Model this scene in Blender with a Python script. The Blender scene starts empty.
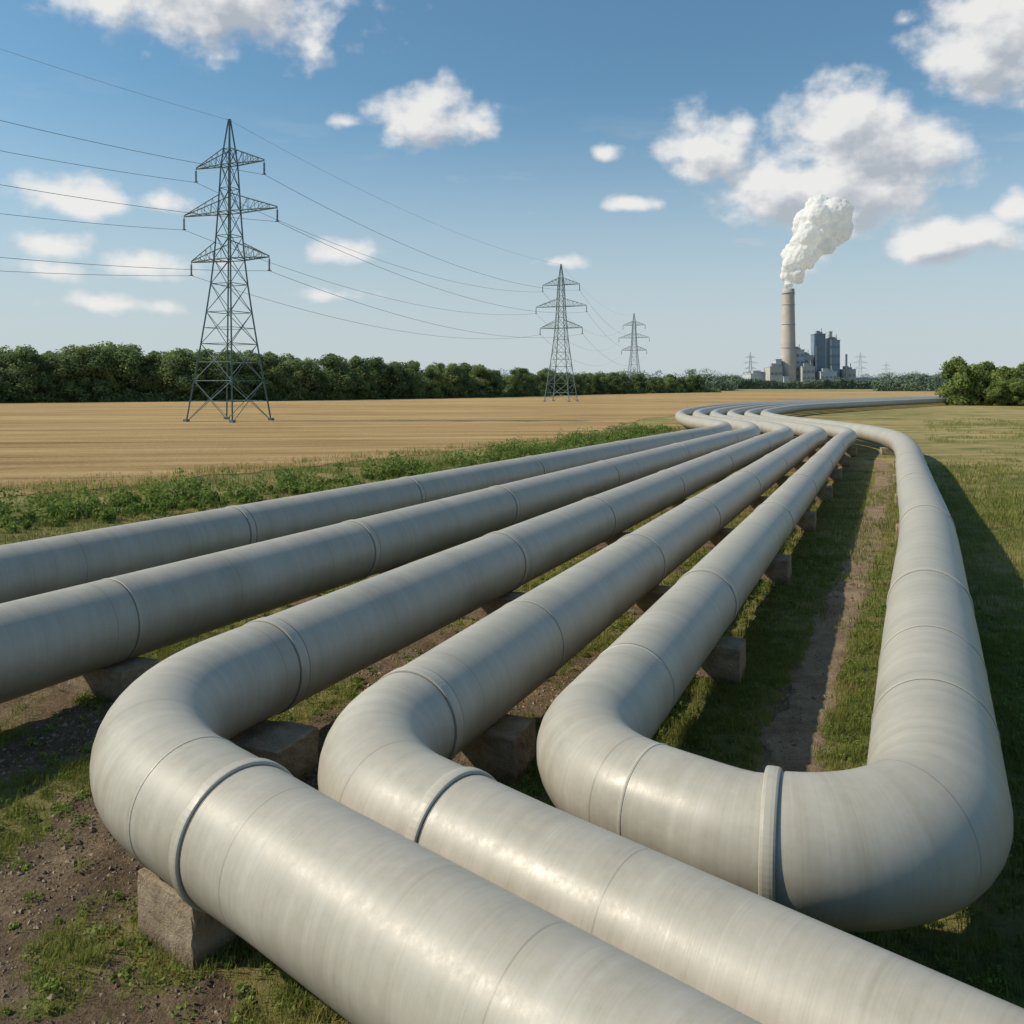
import bpy, math, random
import numpy as np
from mathutils import Vector, Matrix
random.seed(7); rng=np.random.default_rng(7)
scene=bpy.context.scene
COL=scene.collection
try:
    scene.view_settings.view_transform='Standard'; scene.view_settings.look='None'
except Exception: pass

# ------------------------------------------------------------------ helpers
def link(o): COL.objects.link(o); return o
def top(o,label,cat,group=None,kind=None):
    if label: o["label"]=label
    if cat: o["category"]=cat
    if group: o["group"]=group
    if kind: o["kind"]=kind
    return o
def empty(name,loc=(0,0,0)):
    o=bpy.data.objects.new(name,None); o.location=loc; o.empty_display_size=.3; return link(o)
def fast_mesh(name,V,F,smooth=False,mat=None,tone=None,tris_total=None):
    """V (n,3) ; F (m,k) array or list of such arrays"""
    me=bpy.data.meshes.new(name)
    if not isinstance(F,list): F=[F]
    F=[np.asarray(f,dtype=np.int32) for f in F if len(f)]
    V=np.asarray(V,dtype=np.float32)
    me.vertices.add(len(V)); me.vertices.foreach_set("co",V.ravel())
    loops=np.concatenate([f.ravel() for f in F])
    tot=np.concatenate([np.full(len(f),f.shape[1],dtype=np.int32) for f in F])
    st=np.concatenate([[0],np.cumsum(tot)[:-1]]).astype(np.int32)
    me.loops.add(len(loops)); me.loops.foreach_set("vertex_index",loops)
    me.polygons.add(len(tot)); me.polygons.foreach_set("loop_start",st)
    try: me.polygons.foreach_set("loop_total",tot)
    except Exception: pass
    me.update(calc_edges=True)
    me.polygons.foreach_set("use_smooth",np.full(len(tot),smooth))
    if tone is not None:
        a=me.attributes.new("tone",'FLOAT','FACE'); a.data.foreach_set("value",np.asarray(tone,dtype=np.float32))
    if mat: me.materials.append(mat)
    me.validate()
    return me
def obj(name,me,loc=(0,0,0),parent=None,rot=0):
    o=bpy.data.objects.new(name,me); o.location=loc; o.rotation_euler=(0,0,rot); link(o)
    if parent: o.parent=parent
    return o
class MB:
    """mesh builder from boxes, struts and cylinders"""
    def __init__(s): s.v=[]; s.f=[]
    def box(s,c,d,rz=0,cham=0):
        cx,cy,cz=c; x,y,z=[q/2 for q in d]; b=len(s.v)
        co,si=math.cos(rz),math.sin(rz)
        for dz in(-z,z):
            for dx,dy in((-x,-y),(x,-y),(x,y),(-x,y)):
                s.v.append((cx+dx*co-dy*si,cy+dx*si+dy*co,cz+dz))
        s.f+=[(b,b+3,b+2,b+1),(b+4,b+5,b+6,b+7)]+[(b+i,b+(i+1)%4,b+4+(i+1)%4,b+4+i) for i in range(4)]
    def strut(s,a,b_,r,n=4,r2=None):
        a=Vector(a); c=Vector(b_); d=(c-a).normalized()
        u=d.orthogonal().normalized(); w=d.cross(u); b=len(s.v); r2=r if r2 is None else r2
        for p,rr in((a,r),(c,r2)):
            for i in range(n):
                t=2*math.pi*i/n+math.pi/4
                s.v.append(tuple(p+u*math.cos(t)*rr+w*math.sin(t)*rr))
        s.f+=[(b+i,b+(i+1)%n,b+n+(i+1)%n,b+n+i) for i in range(n)]
        s.f+=[tuple(b+i for i in reversed(range(n))),tuple(b+n+i for i in range(n))]
    def lathe(s,prof,n=32,c=(0,0,0),cap=True):
        b=len(s.v)
        for r,z in prof:
            for i in range(n):
                t=2*math.pi*i/n; s.v.append((c[0]+r*math.cos(t),c[1]+r*math.sin(t),c[2]+z))
        for k in range(len(prof)-1):
            for i in range(n):
                j=(i+1)%n; s.f.append((b+k*n+i,b+k*n+j,b+(k+1)*n+j,b+(k+1)*n+i))
        if cap:
            s.f.append(tuple(b+(len(prof)-1)*n+i for i in range(n)))
    def mesh(s,name,mat,smooth=False):
        me=bpy.data.meshes.new(name); me.from_pydata(s.v,[],s.f); me.update()
        for p in me.polygons: p.use_smooth=smooth
        me.materials.append(mat); return me

# numpy value noise
_perm=rng.random((256,256)).astype(np.float64)
def vnoise(x,y):
    xi=np.floor(x).astype(int); yi=np.floor(y).astype(int); fx=x-xi; fy=y-yi
    fx=fx*fx*(3-2*fx); fy=fy*fy*(3-2*fy)
    g=lambda a,b:_perm[a&255,b&255]
    return (g(xi,yi)*(1-fx)+g(xi+1,yi)*fx)*(1-fy)+(g(xi,yi+1)*(1-fx)+g(xi+1,yi+1)*fx)*fy
def fbm(x,y,o=4):
    s=0;a=.5;t=0
    for i in range(o):
        s=s+a*vnoise(x*2**i+17.3*i,y*2**i+9.1*i); t+=a; a*=.5
    return s/t
def sstep(a,b,x):
    t=np.clip((x-a)/(b-a),0,1); return t*t*(3-2*t)

# ------------------------------------------------------------------ materials
def newmat(name):
    m=bpy.data.materials.new(name); m.use_nodes=True; nt=m.node_tree
    for n in list(nt.nodes): nt.nodes.remove(n)
    out=nt.nodes.new('ShaderNodeOutputMaterial'); b=nt.nodes.new('ShaderNodeBsdfPrincipled')
    nt.links.new(b.outputs[0],out.inputs[0])
    return m,nt,b,out
def N(nt,t,**k):
    n=nt.nodes.new(t)
    for a,v in k.items(): setattr(n,a,v)
    return n
def L(nt,a,b): nt.links.new(a,b)
def setv(nt,inp,v):
    if hasattr(v,'is_output') or isinstance(v,bpy.types.NodeSocket): nt.links.new(v,inp)
    else: inp.default_value=v
def M(nt,op,a,b=None,c=None,clamp=False):
    n=nt.nodes.new('ShaderNodeMath'); n.operation=op; n.use_clamp=clamp
    setv(nt,n.inputs[0],a)
    if b is not None: setv(nt,n.inputs[1],b)
    if c is not None: setv(nt,n.inputs[2],c)
    return n.outputs[0]
def noise(nt,vec,scale,detail=6,rough=.6,out=0):
    n=N(nt,'ShaderNodeTexNoise'); n.inputs['Scale'].default_value=scale
    n.inputs['Detail'].default_value=detail; n.inputs['Roughness'].default_value=rough
    if vec is not None: L(nt,vec,n.inputs['Vector'])
    return n.outputs[out]
def ramp(nt,fac,stops):
    r=N(nt,'ShaderNodeValToRGB'); e=r.color_ramp.elements
    while len(e)<len(stops): e.new(.5)
    for i,(p,c) in enumerate(stops):
        e[i].position=p; e[i].color=(*c,1) if len(c)==3 else c
    L(nt,fac,r.inputs[0]); return r.outputs[0]
def mixc(nt,f,a,b,mode='MIX'):
    n=N(nt,'ShaderNodeMix',data_type='RGBA',blend_type=mode)
    setv(nt,n.inputs[0],f)
    setv(nt,n.inputs[6],a if not isinstance(a,tuple) else (*a,1)); setv(nt,n.inputs[7],b if not isinstance(b,tuple) else (*b,1))
    return n.outputs[2]
def mapping(nt,vec,scale):
    n=N(nt,'ShaderNodeMapping'); n.inputs['Scale'].default_value=scale; L(nt,vec,n.inputs['Vector']); return n.outputs[0]
def bump(nt,h,b,strength=.3,dist=.02):
    n=N(nt,'ShaderNodeBump'); n.inputs['Strength'].default_value=strength; n.inputs['Distance'].default_value=dist
    L(nt,h,n.inputs['Height']); L(nt,n.outputs[0],b.inputs['Normal'])
def mr(nt,v,a,b,c=0,d=1,smooth=False):
    n=N(nt,'ShaderNodeMapRange'); n.clamp=True
    if smooth: n.interpolation_type='SMOOTHSTEP'
    setv(nt,n.inputs[0],v); 
    for i,q in enumerate((a,b,c,d)): n.inputs[i+1].default_value=q
    return n.outputs[0]

def pipe_mat(name,dark=1.0,seam=True):
    m,nt,b,o=newmat(name)
    tc=N(nt,'ShaderNodeTexCoord'); uv=tc.outputs['UV']; ge=N(nt,'ShaderNodeNewGeometry'); wp_=ge.outputs['Position']
    streak=noise(nt,mapping(nt,uv,(.28,8,1)),1.0,7,.62)
    fine=noise(nt,mapping(nt,uv,(.6,60,1)),1.0,3,.6)
    mot=noise(nt,wp_,1.0,7,.62)
    mot2=noise(nt,wp_,13,5,.7)
    f=M(nt,'ADD',M(nt,'MULTIPLY',streak,.34),M(nt,'MULTIPLY',mot,.32))
    f=M(nt,'ADD',f,M(nt,'MULTIPLY',mot2,.16)); f=M(nt,'ADD',f,M(nt,'MULTIPLY',fine,.18))
    d=dark
    c=ramp(nt,f,[(.36,(.32*d,.298*d,.238*d)),(.46,(.375*d,.353*d,.292*d)),(.54,(.415*d,.393*d,.332*d)),(.65,(.475*d,.453*d,.39*d))])
    sx=N(nt,'ShaderNodeSeparateXYZ'); L(nt,uv,sx.inputs[0])
    if seam:
        fr=M(nt,'FRACT',M(nt,'DIVIDE',sx.outputs[1],2.35)); dd=M(nt,'ABSOLUTE',M(nt,'SUBTRACT',fr,.5))
        ln=mr(nt,dd,.0,.004,1,0)
        stain=M(nt,'MULTIPLY',mr(nt,dd,.0,.10,1,0),mr(nt,streak,.42,.66,0,.36))
        c=mixc(nt,M(nt,'MULTIPLY',ln,.55),c,(.12*d,.11*d,.09*d)); c=mixc(nt,stain,c,(.25*d,.225*d,.17*d))
    g=mr(nt,noise(nt,wp_,.7,8,.7),.54,.74,0,.32)
    c=mixc(nt,g,c,(.26*d,.235*d,.18*d))
    # rain drips run round the shell, splash dirt gathers on the underside
    drip=mr(nt,noise(nt,mapping(nt,uv,(.45,18,1)),1.0,5,.7),.60,.74,0,.28); c=mixc(nt,drip,c,(.27*d,.24*d,.18*d))
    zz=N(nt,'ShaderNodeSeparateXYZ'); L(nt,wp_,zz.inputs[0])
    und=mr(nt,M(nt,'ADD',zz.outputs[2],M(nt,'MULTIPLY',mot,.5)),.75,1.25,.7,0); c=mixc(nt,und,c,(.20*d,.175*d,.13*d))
    spk=mr(nt,noise(nt,wp_,42,3,.7),.70,.77,0,.4); c=mixc(nt,spk,c,(.20*d,.16*d,.11*d))
    L(nt,c,b.inputs['Base Color'])
    L(nt,mr(nt,M(nt,'ADD',mot2,M(nt,'MULTIPLY',M(nt,'SUBTRACT',mot,.5),1.0)),.3,.7,.38,.54),b.inputs['Roughness']); b.inputs['Specular IOR Level'].default_value=.5
    hh=M(nt,'ADD',M(nt,'MULTIPLY',fine,.22),M(nt,'MULTIPLY',streak,.6)); hh=M(nt,'ADD',hh,M(nt,'MULTIPLY',mot2,.25))
    bump(nt,hh,b,.27,.010)
    return m
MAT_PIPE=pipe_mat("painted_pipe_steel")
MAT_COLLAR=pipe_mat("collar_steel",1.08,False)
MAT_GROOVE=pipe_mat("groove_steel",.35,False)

def concrete_mat(name,a,b2,scale=3):
    m,nt,b,o=newmat(name); tc=N(nt,'ShaderNodeTexCoord'); v=tc.outputs['Object']
    n1=noise(nt,v,scale,9,.7); n2=noise(nt,v,scale*9,6,.7)
    c=mixc(nt,mr(nt,n1,.35,.65),a,b2); c=mixc(nt,mr(nt,n2,.5,.8,0,.5),c,tuple(q*.45 for q in a))
    sz=N(nt,'ShaderNodeSeparateXYZ'); L(nt,v,sz.inputs[0])
    c=mixc(nt,mr(nt,M(nt,'ADD',sz.outputs[2],M(nt,'MULTIPLY',n1,.25)),.1,.32,.75,0),c,(.13,.09,.055))
    L(nt,c,b.inputs['Base Color']); b.inputs['Roughness'].default_value=.95
    bump(nt,M(nt,'ADD',n1,n2),b,.9,.035); return m
MAT_CONC=concrete_mat("weathered_concrete",(.24,.18,.115),(.42,.34,.24))
def plain(name,c,rough=.7,metal=0,var=.25,scale=2):
    m,nt,b,o=newmat(name); tc=N(nt,'ShaderNodeTexCoord')
    n1=noise(nt,tc.outputs['Object'],scale,6,.6)
    L(nt,mixc(nt,mr(nt,n1,.35,.65),tuple(q*(1-var) for q in c),tuple(min(1,q*(1+var)) for q in c)),b.inputs['Base Color'])
    b.inputs['Roughness'].default_value=rough; b.inputs['Metallic'].default_value=metal; return m
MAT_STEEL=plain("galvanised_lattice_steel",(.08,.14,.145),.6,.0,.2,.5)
MAT_STEEL_MID=plain("haze_tinted_lattice_steel",(.15,.20,.21),.7,.0,.1,.2)  # mid-distance haze is mixed into the steel colour
MAT_STEEL_FAR=plain("far_haze_tinted_lattice_steel",(.27,.33,.37),.7,.0,.1,.2)  # paler blue-grey: stronger distance haze painted into the steel colour
MAT_INS=plain("insulator_glass",(.05,.07,.06),.3)
MAT_WIRE=plain("cable_aluminium",(.14,.16,.18),.5)
MAT_BARK=plain("bark",(.09,.07,.05),.9)
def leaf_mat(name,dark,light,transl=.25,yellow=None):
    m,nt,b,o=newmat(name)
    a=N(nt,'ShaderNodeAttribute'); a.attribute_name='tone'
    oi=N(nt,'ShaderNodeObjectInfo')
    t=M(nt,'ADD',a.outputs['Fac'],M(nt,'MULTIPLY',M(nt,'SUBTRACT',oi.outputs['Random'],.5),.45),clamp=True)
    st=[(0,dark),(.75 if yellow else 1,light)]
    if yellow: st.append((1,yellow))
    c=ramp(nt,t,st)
    L(nt,c,b.inputs['Base Color']); b.inputs['Roughness'].default_value=.75; b.inputs['Specular IOR Level'].default_value=.25
    if transl>0:
        tr=N(nt,'ShaderNodeBsdfTranslucent'); L(nt,c,tr.inputs[0]); mx=N(nt,'ShaderNodeMixShader'); mx.inputs[0].default_value=transl
        L(nt,b.outputs[0],mx.inputs[1]); L(nt,tr.outputs[0],mx.inputs[2]); L(nt,mx.outputs[0],o.inputs[0])
    return m
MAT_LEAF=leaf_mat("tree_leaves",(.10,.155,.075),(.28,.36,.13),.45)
MAT_LEAF2=leaf_mat("bush_leaves",(.11,.165,.045),(.28,.35,.10),.45)
MAT_WOOD_FAR=leaf_mat("haze_tinted_leaves",(.085,.135,.10),(.14,.195,.125),.1)  # aerial haze is painted into the leaf colours of the far wood
MAT_GRASS=leaf_mat("grass_blades",(.085,.125,.022),(.23,.26,.06),.35,(.42,.34,.14))
MAT_WEED=leaf_mat("weed_leaves",(.10,.165,.03),(.25,.32,.075),.4)
MAT_STRAW=leaf_mat("dry_stalks",(.24,.18,.09),(.50,.38,.20),.2)

# ------------------------------------------------------------------ pipe centre lines (metres, camera stands at the origin)
AX=.95                                   # axis height above ground
def unit(v): v=np.array(v,float); return v/np.linalg.norm(v)
D2=unit((.7556,-.655)); N2=np.array((.655,.7556))
def fillet(pts,rad):
    out=[np.array(pts[0],float)]
    for i in range(1,len(pts)-1):
        p=np.array(pts[i],float); a=unit(np.array(pts[i-1])-p); b=unit(np.array(pts[i+1])-p)
        ang=math.acos(np.clip(a@b,-1,1)); turn=math.pi-ang; R=rad[i-1]; tl=R*math.tan(turn/2)
        c=p+unit(a+b)*R/math.sin(ang/2); s=p+a*tl; e=p+b*tl
        a0=math.atan2(*(s-c)[::-1]); a1=math.atan2(*(e-c)[::-1]); d=(a1-a0+math.pi)%(2*math.pi)-math.pi
        for k in range(33):
            t=a0+d*k/32; out.append(c+R*np.array((math.cos(t),math.sin(t))))
    out.append(np.array(pts[-1],float)); return out
CL=np.array([(20.1,64.5),(20.0,77),(22.6,92),(28.5,107),(36,121),(56.5,146),(91,182),(135,215),(190,249)],float)
def bundle(k):
    P=[]
    for i,c in enumerate(CL):
        t=unit(CL[min(i+1,len(CL)-1)]-CL[max(i-1,0)]); n=np.array((t[1],-t[0]))
        sp=1.72+min(1,max(0,(i-2)/3))*.45
        P.append(c+n*k*sp)
    return P
def catmull(P,step=.6):
    P=[np.array(p,float) for p in P]; Q=[2*P[0]-P[1]]+P+[2*P[-1]-P[-2]]; out=[]
    for i in range(1,len(Q)-2):
        p0,p1,p2,p3=Q[i-1:i+3]; n=max(3,int(np.linalg.norm(p2-p1)/step))
        al=.5; t0=0;t1=t0+np.linalg.norm(p1-p0)**al;t2=t1+np.linalg.norm(p2-p1)**al;t3=t2+np.linalg.norm(p3-p2)**al
        for k in range(n):
            t=t1+(t2-t1)*k/n
            A1=(t1-t)/(t1-t0)*p0+(t-t0)/(t1-t0)*p1;A2=(t2-t)/(t2-t1)*p1+(t-t1)/(t2-t1)*p2;A3=(t3-t)/(t3-t2)*p2+(t-t2)/(t3-t2)*p3
            B1=(t2-t)/(t2-t0)*A1+(t-t0)/(t2-t0)*A2;B2=(t3-t)/(t3-t1)*A2+(t-t1)/(t3-t1)*A3
            out.append((t2-t)/(t2-t1)*B1+(t-t1)/(t2-t1)*B2)
    out.append(P[-1]); return out
def leg(a,b,n=8):
    a=np.array(a,float); b=np.array(b,float); k=max(2,int(np.linalg.norm(b-a)/n)); return [a+(b-a)*i/k for i in range(k+1)]
class Path:
    def __init__(s,P,step=.12):
        P=np.array(P); keep=np.r_[True,np.linalg.norm(np.diff(P,axis=0),axis=1)>1e-4]; P=P[keep]
        c=np.r_[0,np.cumsum(np.linalg.norm(np.diff(P,axis=0),axis=1))]
        s.P=P;s.c=c;s.L=c[-1]
    def at(s,t):
        return np.array((np.interp(t,s.c,s.P[:,0]),np.interp(t,s.c,s.P[:,1])))
    def tan(s,t): return unit(s.at(min(t+.05,s.L))-s.at(max(t-.05,0)))
    def near(s,p):
        tt=np.arange(0,s.L,.05); q=np.stack([np.interp(tt,s.c,s.P[:,0]),np.interp(tt,s.c,s.P[:,1])],1)
        return tt[np.argmin(((q-np.array(p))**2).sum(1))]
SEG=72
def sweep_mesh(name,path,s0,s1,rf,mat,step=None,close=False):
    S=[s0]
    while S[-1]<s1-1e-6:
        p=path.at(S[-1]); d=np.hypot(*p); st=step if step else min(2.0,max(.10,d*.02))
        S.append(min(S[-1]+st,s1))
    V=[];UV=[]
    for t in S:
        p=path.at(t); tg=path.tan(t); n=np.array((tg[1],-tg[0])); r=rf(t)
        if p[1]>45: r=r*float(np.interp(p[1],[45,80],[1,.88]))
        for i in range(SEG+1):
            a=-math.pi/2+2*math.pi*i/SEG
            V.append((p[0]+n[0]*r*math.cos(a),p[1]+n[1]*r*math.cos(a),AX+r*math.sin(a))); UV.append((r*2*math.pi*i/SEG,t))
    W=SEG+1; F=[]
    for k in range(len(S)-1):
        for i in range(SEG): F.append((k*W+i,k*W+i+1,(k+1)*W+i+1,(k+1)*W+i))
    me=fast_mesh(name,V,np.array(F),True,mat)
    ul=me.uv_layers.new(name="UVMap"); li=np.empty(len(me.loops),dtype=np.int32); me.loops.foreach_get("vertex_index",li)
    ul.data.foreach_set("uv",np.array(UV,dtype=np.float32)[li].ravel())
    return me
def profile_ring(name,path,s,r,prof,mat):
    """prof list of (ds,dr)"""
    V=[];UV=[];c=path.at(s);tg=path.tan(s);n=np.array((tg[1],-tg[0]))
    if c[1]>45: r=r*float(np.interp(c[1],[45,80],[1,.88]))
    for ds,dr in prof:
        p=path.at(s+ds)
        for i in range(SEG+1):
            a=-math.pi/2+2*math.pi*i/SEG; rr=r+dr
            V.append((p[0]+n[0]*rr*math.cos(a)-c[0],p[1]+n[1]*rr*math.cos(a)-c[1],rr*math.sin(a)))
            UV.append((rr*2*math.pi*i/SEG,s+ds))
    W=SEG+1;F=[]
    for k in range(len(prof)-1):
        for i in range(SEG): F.append((k*W+i,k*W+i+1,(k+1)*W+i+1,(k+1)*W+i))
    me=fast_mesh(name,V,np.array(F),False,mat)
    ul=me.uv_layers.new(name="UVMap"); li=np.empty(len(me.loops),dtype=np.int32); me.loops.foreach_get("vertex_index",li)
    ul.data.foreach_set("uv",np.array(UV,dtype=np.float32)[li].ravel())
    return me,(c[0],c[1],AX)
PR_BIG=[(-.055,-.01),(-.055,.014),(-.048,.022),(-.030,.026),(.015,.027),(.040,.025),(.052,.018),(.056,.010),(.056,-.01)]
PR_DBL=[(-.075,-.01),(-.073,.012),(-.060,.016),(-.02,.016),(.0,.015),(.02,.016),(.060,.016),(.073,.012),(.075,-.01)]
PR_WELD=[(-.018,-.005),(-.012,.004),(0,.0065),(.012,.004),(.018,-.005)]
def pr_groove(h): return [(-h,-.01),(-h*.8,.0025),(h*.8,.0025),(h,-.01)]

SUPPORTS=[]   # x,y,angle,width,depth,height
def make_pipeline(path,rf,rings,label,supports):
    root=empty("pipeline",(*path.at(path.near(rings[0][0])),0))
    root["label"]=label; root["category"]="pipeline"; root["group"]="parallel overland pipelines"
    def par(o):
        o.parent=root; o.matrix_parent_inverse=Matrix.Translation(-Vector(root.location)); return o
    par(obj("pipe",sweep_mesh("pipe",path,0,path.L,rf,MAT_PIPE)))
    for (p,kind) in rings:
        s=path.near(p); r=rf(s)
        if kind=='big': nm,pr,mt="joint_collar",PR_BIG,MAT_COLLAR
        elif kind=='dbl': nm,pr,mt="joint_collar",PR_DBL,MAT_COLLAR
        else: nm,pr,mt="weld_seam",PR_WELD,MAT_COLLAR
        r=max(rf(s-.1),rf(s+.1)) if kind=='big' else rf(s)
        me,loc=profile_ring(nm,path,s,r,pr,mt); par(obj(nm,me,loc))
        D=np.hypot(*p)
        if D<75:
            h=float(np.interp(D,[6,20,60],[.008,.017,.04]))
            qs={'big':(-.064,),'dbl':(-.078-h,.078+h) if D<40 else (.09+h,),'weld':(-.024-h,) if D>9 else ()}[kind]
            for q in qs:
                me,loc=profile_ring("joint_groove",path,s+q,rf(s+q),pr_groove(h),MAT_GROOVE); par(obj("joint_groove",me,loc))
    for p in supports:
        s=path.near(p); q=path.at(s); t=path.tan(s); SUPPORTS.append((q[0],q[1],math.atan2(t[1],t[0]),rf(s)))
def onl(a,b,Y):
    a=np.array(a,float);b=np.array(b,float); t=(Y-a[1])/(b[1]-a[1]); return tuple(a+(b-a)*t)
# P1
A,B=(-8.79,14.77),(14.1,58.5)
st=onl(A,B,-6); p1=Path(catmull(leg(st,B)+bundle(-2.5)[0:]))
make_pipeline(p1,lambda s:.60,[(onl(A,B,y),k) for y,k in((19.5,'dbl'),(25.6,'dbl'),(33,'dbl'),(41.5,'dbl'),(51,'dbl'))]+[((17,88),'dbl'),((30,120),'dbl')],
  "outermost long straight pale grey pipe beside the weedy strip",[onl(A,B,y) for y in(6,12.5,19,25.5,32,38.5,45,51.5,57)])
A,B=(-6.45,10.83),(15.6,56.3)
st=onl(A,B,-6); p2=Path(catmull(leg(st,B)+bundle(-1.5)))
make_pipeline(p2,lambda s:.60,[(onl(A,B,y),k) for y,k in((17.5,'dbl'),(12.3,'weld'),(23.4,'dbl'),(31,'dbl'),(40,'dbl'),(50,'dbl'))],
  "long straight pale grey pipe on concrete blocks",[onl(A,B,y) for y in(5.7,12.25,18.7,25.2,31.7,38.2,44.7,51.2)])
# P3
A,B=(-2.68,10.89),(17.85,56.2); C3=np.array((-3.93,8.14))
f=fillet([tuple(C3+D2*16-N2*.14),tuple(C3),A],[2.25]); p3=Path(f[:-1]+catmull(leg(f[-2],B)+bundle(-.5)))
s3=p3.near(C3)
def rf3(s): return float(np.interp(s,[s3-3,s3-2.3,s3+1.5,s3+6],[.495,.51,.55,.57]))
make_pipeline(p3,rf3,[(C3+D2*2.5,'big'),(C3+D2*1.78,'weld'),(onl(A,B,10.35),'dbl')]+[(onl(A,B,y),k) for y,k in((16.3,'dbl'),(21.3,'dbl'),(28,'dbl'),(36,'dbl'),(46,'dbl'))],
  "pale grey pipe with a wide elbow resting on a concrete block",[onl(A,B,y) for y in(16,22.5,29,35.5,42,48.5,55)])
# P4
A,B=(-1.10,8.4),(20,56.2); C4=np.array(onl(A,B,7.43))
f=fillet([tuple(C4+D2*16-N2*.36),tuple(C4),onl(A,B,12)],[1.5]); p4=Path(f[:-1]+catmull(leg(f[-2],B)+bundle(.5)))
s4=p4.near(C4)
def rf4(s): return float(np.interp(s,[s4-2,s4-1.2,s4+1,s4+4],[.46,.475,.515,.54]))
make_pipeline(p4,rf4,[(C4+D2*1.52,'big'),(onl(A,B,8.65),'dbl'),(onl(A,B,11.3),'weld')]+[(onl(A,B,y),k) for y,k in((16.3,'dbl'),(21.5,'dbl'),(28,'dbl'),(35,'dbl'),(44,'dbl'))],
  "pale grey pipe turning through an elbow beside its neighbour",[onl(A,B,y) for y in(9.9,16.4,22.9,29.4,35.9,42.4,48.9,55)])
# P5 + P6 joined by an expansion loop
A,B=(3.05,13.5),(21.9,56.2); A6,B6=(5.6,11.38),(19.5,42.4); G6=(3.76,7.56)
C6=np.array(onl(G6,A6,5.55))-np.array((.05,0)); C5=np.array(onl(A,B,7.49))
for _ in range(20): C5=np.array(onl(A,B,C5[1]+(N2@C6-N2@C5)*1.0))
f5=fillet([onl(A,B,14),tuple(C5),tuple(C6),onl(G6,A6,11)],[1.25,1.20])
tail5=catmull(leg(f5[1],B)+bundle(1.5)); 
tail6=catmull(leg(f5[-2],(9.6,19.9))+leg((9.6,19.9),B6)[1:]+[(22.6,50.6),(24.0,57.5)]+bundle(2.5))
p5=Path(tail5[::-1][:-1]+f5[1:-1]+tail6[1:])
s5=p5.near(C5); s6=p5.near(C6); CC=C5+D2*1.93; sc=p5.near(CC)
def rf5(s): return float(np.interp(s,[s5-5,s5-1,s5+1,sc-.07,sc+.07,s6+.3,s6+2,s6+6],[.49,.475,.46,.46,.50,.53,.55,.58]))
make_pipeline(p5,rf5,[(CC,'big'),(C5+D2*.95,'weld'),(onl(A,B,9.6),'weld'),(onl(A,B,13.4),'dbl')]+[(onl(A,B,y),k) for y,k in((21,'dbl'),(27.5,'dbl'),(35,'dbl'),(44,'dbl'))]
  +[(onl(G6,A6,8.25),'weld'),(onl(G6,A6,10.0),'weld'),(onl(A6,(9.6,19.9),13.0),'dbl'),((9.6,19.9),'dbl'),((12.9,27),'dbl'),((16.4,35),'dbl')],
  "pale grey pipe doubling back through a wide U-shaped expansion loop",
  [onl(A,B,y) for y in(12.9,19.1,25.6,32,38.5,45,51.5)]+[(5.1,10.4),(8.2,17),(11.2,23.5),(14.1,30),(17,36.5),(20,43.5),(23,52)])

# ------------------------------------------------------------------ concrete supports
import bmesh
def support(x,y,ang,r,w=1.30,d=.60,label=None):
    h=AX-r+.10
    bm=bmesh.new(); bmesh.ops.create_cube(bm,size=1)
    for v in bm.verts: v.co=Vector((v.co.x*d,v.co.y*w,v.co.z*h+h/2-.04))
    bmesh.ops.bevel(bm,geom=list(bm.edges),offset=.022,segments=2,profile=.6,affect='EDGES')
    bmesh.ops.subdivide_edges(bm,edges=[e for e in bm.edges if e.calc_length()>.3],cuts=6,use_grid_fill=True)
    for v in bm.verts:
        if v.co.z>h*.8 and abs(v.co.y)<r*.6: v.co.z-=.05*(1-abs(v.co.y)/(r*.6))
        v.co+=Vector((random.uniform(-1,1),random.uniform(-1,1),random.uniform(-1,1)))*.008
    me=bpy.data.meshes.new("concrete_support"); bm.to_mesh(me); bm.free(); me.materials.append(MAT_CONC)
    o=obj("concrete_support",me,(x,y,0),rot=ang+random.uniform(-.03,.03))
    top(o,label or "weathered brown concrete block carrying a pipe above the grass","concrete block","concrete supports under the pipelines")
for (x,y,a,r) in SUPPORTS: support(x,y,a,r,random.uniform(1.2,1.35),random.uniform(.55,.65))
support(-2.36,6.97,math.atan2(D2[1],D2[0])+.08,.51,1.0,.76,"squared concrete block under the big elbow on bare soil")
support(-3.05,9.72,math.atan2(.911,.4127),.56,1.55,.75,"broad low concrete block under the pipe near its elbow")

# ------------------------------------------------------------------ ground
def graded(c0,c1,fine,lo,hi,g=1.09):
    a=list(np.arange(c0,c1+1e-6,fine)); s=fine; x=c1
    while x<hi: s*=g; x+=s; a.append(min(x,hi))
    s=fine;x=c0;b=[]
    while x>lo: s*=g; x-=s; b.append(max(x,lo))
    return np.array(b[::-1]+a)
PATHP=np.array([(1.3,6.6),(2.15,8.0),(3.15,9.9),(5.65,15.1),(11.35,27),(15.7,36.5),(19.2,44.5),(20.6,48.5)])
def pathdist(x,y):
    d=np.full(x.shape,1e9)
    for a,b in zip(PATHP[:-1],PATHP[1:]):
        ab=b-a; t=np.clip(((x-a[0])*ab[0]+(y-a[1])*ab[1])/(ab@ab),0,1)
        d=np.minimum(d,np.hypot(x-a[0]-ab[0]*t,y-a[1]-ab[1]*t))
    return d
def gz(x,y):
    d=np.hypot(x,y); fade=1-sstep(18,30,d)
    h=(fbm(x*.6,y*.6,3)-.5)*.12+(fbm(x*3.1+5,y*3.1,3)-.5)*.06+(fbm(x*9+2,y*9,2)-.5)*.04
    return h*fade
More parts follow.
